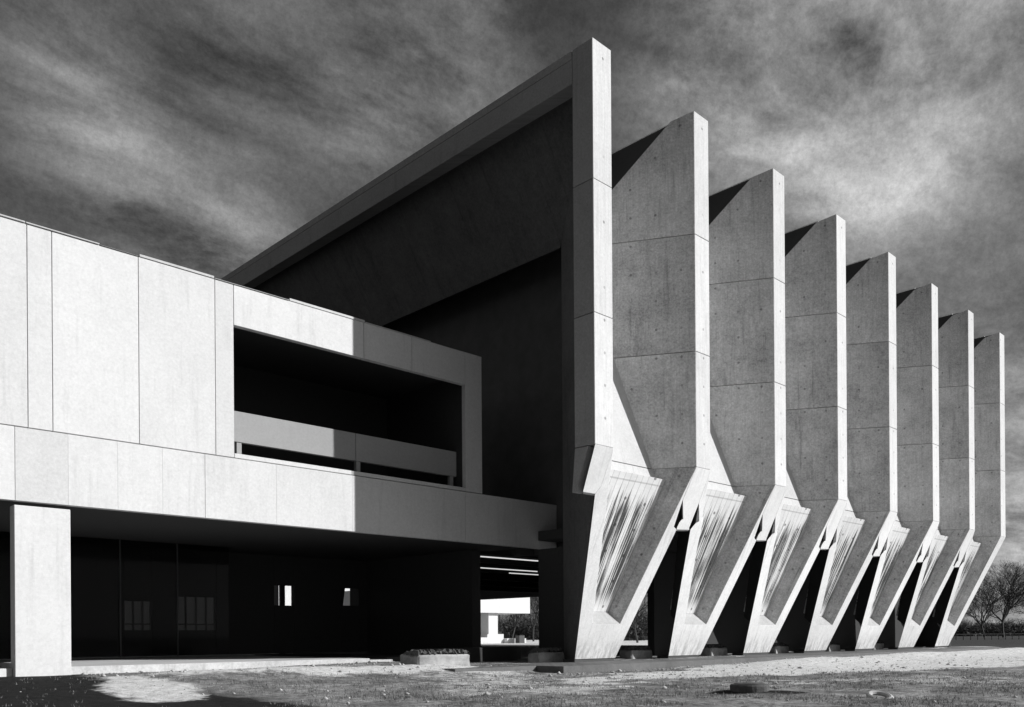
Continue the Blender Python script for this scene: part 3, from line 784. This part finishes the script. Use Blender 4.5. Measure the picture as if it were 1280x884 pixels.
# ------------------------------------------------------------------ far pale pavilion beyond the hall
PV = empty('far_pavilion', (78, 85, 0), 'distant white flat roofed pavilion on a single column seen through the passage', 'building')
def pbox(nm, lo, hi, mat=MAT['white']): return box(nm, (lo[0] - 78, lo[1] - 85, lo[2]), (hi[0] - 78, hi[1] - 85, hi[2]), mat, PV)
pbox('roof_slab', (64, 85, 3.98), (86.2, 100, 6.9))
pbox('column', (78.9, 85.6, .0), (80.6, 87.4, 3.97))
pbox('column_base', (78.3, 85.2, -.2), (81.3, 88, 1.15))
pbox('plinth', (73, 84.6, -.3), (78.28, 90, .72)); pbox('plinth', (81.32, 84.6, -.3), (85.0, 90, .55))
tag(box('utility_box', (82.3, 83.2, -.3), (83.3, 84.0, .95), MAT['metal']), 'small dark utility box standing in front of the far pavilion', 'utility box')
# far wing behind the hall, seen in slivers through the dark ground floor
FW = empty('far_wing', (60, 118, 0), 'distant pale wing glimpsed through gaps behind the dark ground floor', 'building')
box('far_wall', (-22, 0, -.2), (34, 8, 9.0), MAT['white'], FW); box('far_roof', (-22.3, -.3, 9.01), (34.3, 8.3, 9.4), MAT['coping'], FW)

# ------------------------------------------------------------------ trees
def tube(V, Fc, a, b, ra, rb, n=4):
    a = Vector(a); b = Vector(b); d = (b - a).normalized(); x = d.orthogonal().normalized(); y = d.cross(x); o = len(V)
    for c, r in ((a, ra), (b, rb)):
        for k in range(n):
            t_ = 2 * math.pi * k / n; V.append(tuple(c + x * (r * math.cos(t_)) + y * (r * math.sin(t_))))
    for k in range(n): Fc.append((o + k, o + (k + 1) % n, o + n + (k + 1) % n, o + n + k))


def pyobj(name, V, Fc, mat, parent=None, loc=(0, 0, 0)):
    me = bpy.data.meshes.new(name); me.from_pydata([tuple(v) for v in V], [], Fc); me.materials.append(mat); me.update()
    o = bpy.data.objects.new(name, me); COL.objects.link(o); o.location = loc
    if parent: o.parent = parent
    return o


def bare_tree(loc, H, seed, label, depth=7, spread=0.72, group='bare winter trees'):
    r = random.Random(seed); root = empty('bare_tree', loc, label, 'tree', group)
    VT_, FT_, VC, FC = [], [], [], []
    def grow(p, d, L, rad, lev):
        steps = 3 if lev < 3 else 2
        q = Vector(p); dd = Vector(d)
        for s_ in range(steps):
            dd = (dd + Vector((r.gauss(0, .10), r.gauss(0, .10), r.gauss(.05, .05)))).normalized()
            nq = q + dd * (L / steps); r1 = rad * (1 - .35 * (s_ + 1) / steps); r0 = rad * (1 - .35 * s_ / steps)
            if lev < 2: tube(VT_, FT_, q, nq, r0, r1, 6)
            else: tube(VC, FC, q, nq, r0, r1, 3)
            q = nq
            if lev >= 1 and s_ < steps - 1 and lev < depth - 1 and r.random() < .85:
                side(q, dd, L * r.uniform(.45, .7), r1 * .6, lev + 2)
        if lev >= depth: return
        for k in range(r.choice((2, 3, 3)) if lev else 5):
            side(q, dd, L * r.uniform(.70, .90), rad * .62, lev + 1)
    def side(q, dd, L, rad, lev):
        a = r.uniform(0, 2 * math.pi); x = dd.orthogonal().normalized(); y = dd.cross(x)
        nd = (dd + (x * math.cos(a) + y * math.sin(a)) * spread * r.uniform(.6, 1.25)).normalized(); nd.z += .08
        grow(q, nd.normalized(), L, max(rad, .012), lev)
    grow(Vector((0, 0, -.3)), Vector((0, 0, 1)), H * .25, H * .017, 0)
    pyobj('trunk', VT_, FT_, MAT['bark'], root); pyobj('crown', VC, FC, MAT['twig'], root)
    return root


def along(px, d, z=0.0):
    v = cam_dir(px, YH); k = d / v.dot(fw); return (v.x * k, v.y * k, z)


bare_tree(along(1255, 150, -.3), 13.5, 3, 'larger bare winter tree beyond the field, right of the last leg')
bare_tree(along(1232, 142, -.3), 10.5, 8, 'smaller bare winter tree leaning beside the larger one at right')
bare_tree(along(1300, 160, -.3), 12, 21, 'bare winter tree at the right edge of the photo')
bare_tree(along(598, 150, -.3), 11, 31, 'bare tree behind the far pavilion, left of its column', 6)
bare_tree(along(640, 152, -.3), 12, 32, 'bare tree behind the far pavilion, right of its column', 6)
bare_tree(along(667, 145, -.3), 12, 33, 'bare tree clear of the end of the far pavilion', 6)
bare_tree(along(797, 110, -.3), 10, 34, 'bare tree seen between the first and second splayed legs', 6)

# far wood: one band of thicket along the horizon (nobody could count it)
def thicket():
    V, Fc = [], []
    r = random.Random(5)
    def shrub(c, H, n):
        for _ in range(n):
            b0 = c + Vector((r.uniform(-1.5, 1.5), r.uniform(-1.5, 1.5), -.3)); h = H * r.uniform(.5, 1.05)
            top = b0 + Vector((r.gauss(0, .8), r.gauss(0, .8), h)); tube(V, Fc, b0, top, .10, .03, 3)
            for k in range(5):
                t_ = r.uniform(.3, .95); q = b0.lerp(top, t_); e = q + Vector((r.gauss(0, 1.1), r.gauss(0, 1.1), r.uniform(.3, 1.6)))
                tube(V, Fc, q, e, .05, .02, 3)
            for k in range(7):
                q = b0 + Vector((r.gauss(0, 1.2), r.gauss(0, 1.2), r.uniform(.2, h * .8))); s_ = r.uniform(.25, .7); o = len(V)
                a = Vector((r.gauss(0, 1), r.gauss(0, 1), r.gauss(0, 1))).normalized() * s_; b_ = Vector((r.gauss(0, 1), r.gauss(0, 1), r.gauss(0, 1))).normalized() * s_
                V.extend([tuple(q), tuple(q + a), tuple(q + a + b_), tuple(q + b_)]); Fc.append((o, o + 1, o + 2, o + 3))
    for (p0, p1, dmin, dmax, n, H) in [(1185, 1420, 225, 300, 330, 4.6), (560, 700, 190, 240, 150, 6.5), (770, 830, 150, 200, 60, 5.5), (100, 480, 250, 330, 120, 6), (-500, 100, 250, 330, 100, 6), (700, 1185, 280, 330, 90, 6)]:
        for _ in range(n):
            px = r.uniform(p0, p1); d = r.uniform(dmin, dmax); x, y, z = along(px, d)
            shrub(Vector((x, y, z)), H * r.uniform(.6, 1.15), 4)
    o = pyobj('far_wood', V, Fc, MAT['scrub']); tag(o, 'dark line of winter woodland along the horizon', 'wood', kind='stuff')
thicket()

# low field fence far away at right
fe = empty('field_fence', along(1195, 118, -.3), 'thin post and rail fence crossing the far dark field', 'fence')
p0 = Vector(along(1195, 118, 0)); p1 = Vector(along(1330, 128, 0)); n = 16
pts = [p0.lerp(p1, k / n) - p0 for k in range(n + 1)]
for k, q in enumerate(pts):
    V, Fc = [], []; tube(V, Fc, q + Vector((0, 0, -.3)), q + Vector((0, 0, 1.15)), .06, .05, 5); pyobj('post', V, Fc, MAT['bark'], fe)
for z in (.5, 1.0):
    V, Fc = [], []; tube(V, Fc, pts[0] + Vector((0, 0, z)), pts[-1] + Vector((0, 0, z)), .035, .035, 4); pyobj('rail', V, Fc, MAT['bark'], fe)

# ------------------------------------------------------------------ grass and pebbles (uncountable)
def scatter():
    N = 60000
    d = 9 + 24 * rng.random(N) ** 1.3; a = TH + rng.uniform(-.62, .62, N)
    u = d * np.cos(a) * 1.0; v = d * np.sin(a)
    sand, dark, field, pale = masks(u, v)
    keep = (v < 24.8) & ~((u > 21.3) & (v > 19.5)) & (rng.random(N) > 0.25 + sand * .72 + dark * .70) & (vnoise(u, v, .9, 8) > .30)
    u, v = u[keep], v[keep]; z = height(u, v); n = len(u)
    k = 3
    V = np.zeros((n, k, 3, 3)); 
    for j in range(k):
        an = rng.uniform(0, 2 * np.pi, n); h = rng.uniform(.02, .075, n); w = rng.uniform(.004, .010, n); lean = rng.uniform(.2, 1.3, n) * h
        bx = u + rng.normal(0, .03, n); by = v + rng.normal(0, .03, n)
        V[:, j, 0] = np.stack([bx - w * np.sin(an), by + w * np.cos(an), z - .01], -1)
        V[:, j, 1] = np.stack([bx + w * np.sin(an), by - w * np.cos(an), z - .01], -1)
        V[:, j, 2] = np.stack([bx + lean * np.cos(an), by + lean * np.sin(an), z + h], -1)
    V = V.reshape(-1, 3); F_ = np.arange(len(V)).reshape(-1, 3)
    o = mesh_np('grass', V, F_, MAT['grass']); tag(o, 'short dry winter grass in tufts over the rough ground', 'grass', kind='stuff')
    # pebbles and clods
    N = 7000
    d = 10 + 40 * rng.random(N) ** 1.2; a = TH + rng.uniform(-.62, .62, N); u = d * np.cos(a); v = d * np.sin(a)
    sand, dark, field, pale = masks(u, v)
    keep = (v < 24.5) & ~((u > 21.3) & (v > 19.6)) & (rng.random(N) < (0.12 + sand) * (1 - .93 * np.clip(dark, 0, 1)))
    u, v = u[keep], v[keep]
    eu = rng.uniform(18, 60, 700); ev = 19.55 - np.abs(rng.normal(0, .35, 700)); pu = rng.uniform(8.2, 19, 260); pv = 25.75 - np.abs(rng.normal(0, .4, 260))
    u = np.concatenate([u, eu, pu]); v = np.concatenate([v, ev, pv]); z = height(u, v); n = len(u)
    O = np.array([[1, 0, 0], [-1, 0, 0], [0, 1, 0], [0, -1, 0], [0, 0, 1], [0, 0, -1]], float)
    T8 = np.array([[0, 2, 4], [2, 1, 4], [1, 3, 4], [3, 0, 4], [2, 0, 5], [1, 2, 5], [3, 1, 5], [0, 3, 5]])
    sz = np.exp(rng.normal(-3.7, .6, n)); sz = np.minimum(sz, .10)
    V = O[None] * (sz[:, None, None] * rng.uniform(.6, 1.3, (n, 6, 1))) * np.array([1, 1, .6]) + np.stack([u, v, z + sz * .2], -1)[:, None]
    F_ = (T8[None] + 6 * np.arange(n)[:, None, None]).reshape(-1, 3)
    o = mesh_np('pebbles', V.reshape(-1, 3), F_, MAT['stone']); tag(o, 'scattered pale pebbles and clods on the sandy ground', 'pebbles', kind='stuff')


def mesh_np(name, V, F_, mat):
    me = bpy.data.meshes.new(name); n = len(F_)
    me.vertices.add(len(V)); me.vertices.foreach_set('co', V.astype(np.float32).ravel())
    me.loops.add(F_.size); me.loops.foreach_set('vertex_index', F_.ravel().astype(np.int32))
    me.polygons.add(n); me.polygons.foreach_set('loop_start', (np.arange(n) * 3).astype(np.int32)); me.polygons.foreach_set('loop_total', np.full(n, 3, np.int32))
    me.update(calc_edges=True); me.materials.append(mat)
    o = bpy.data.objects.new(name, me); COL.objects.link(o); return o


scatter()
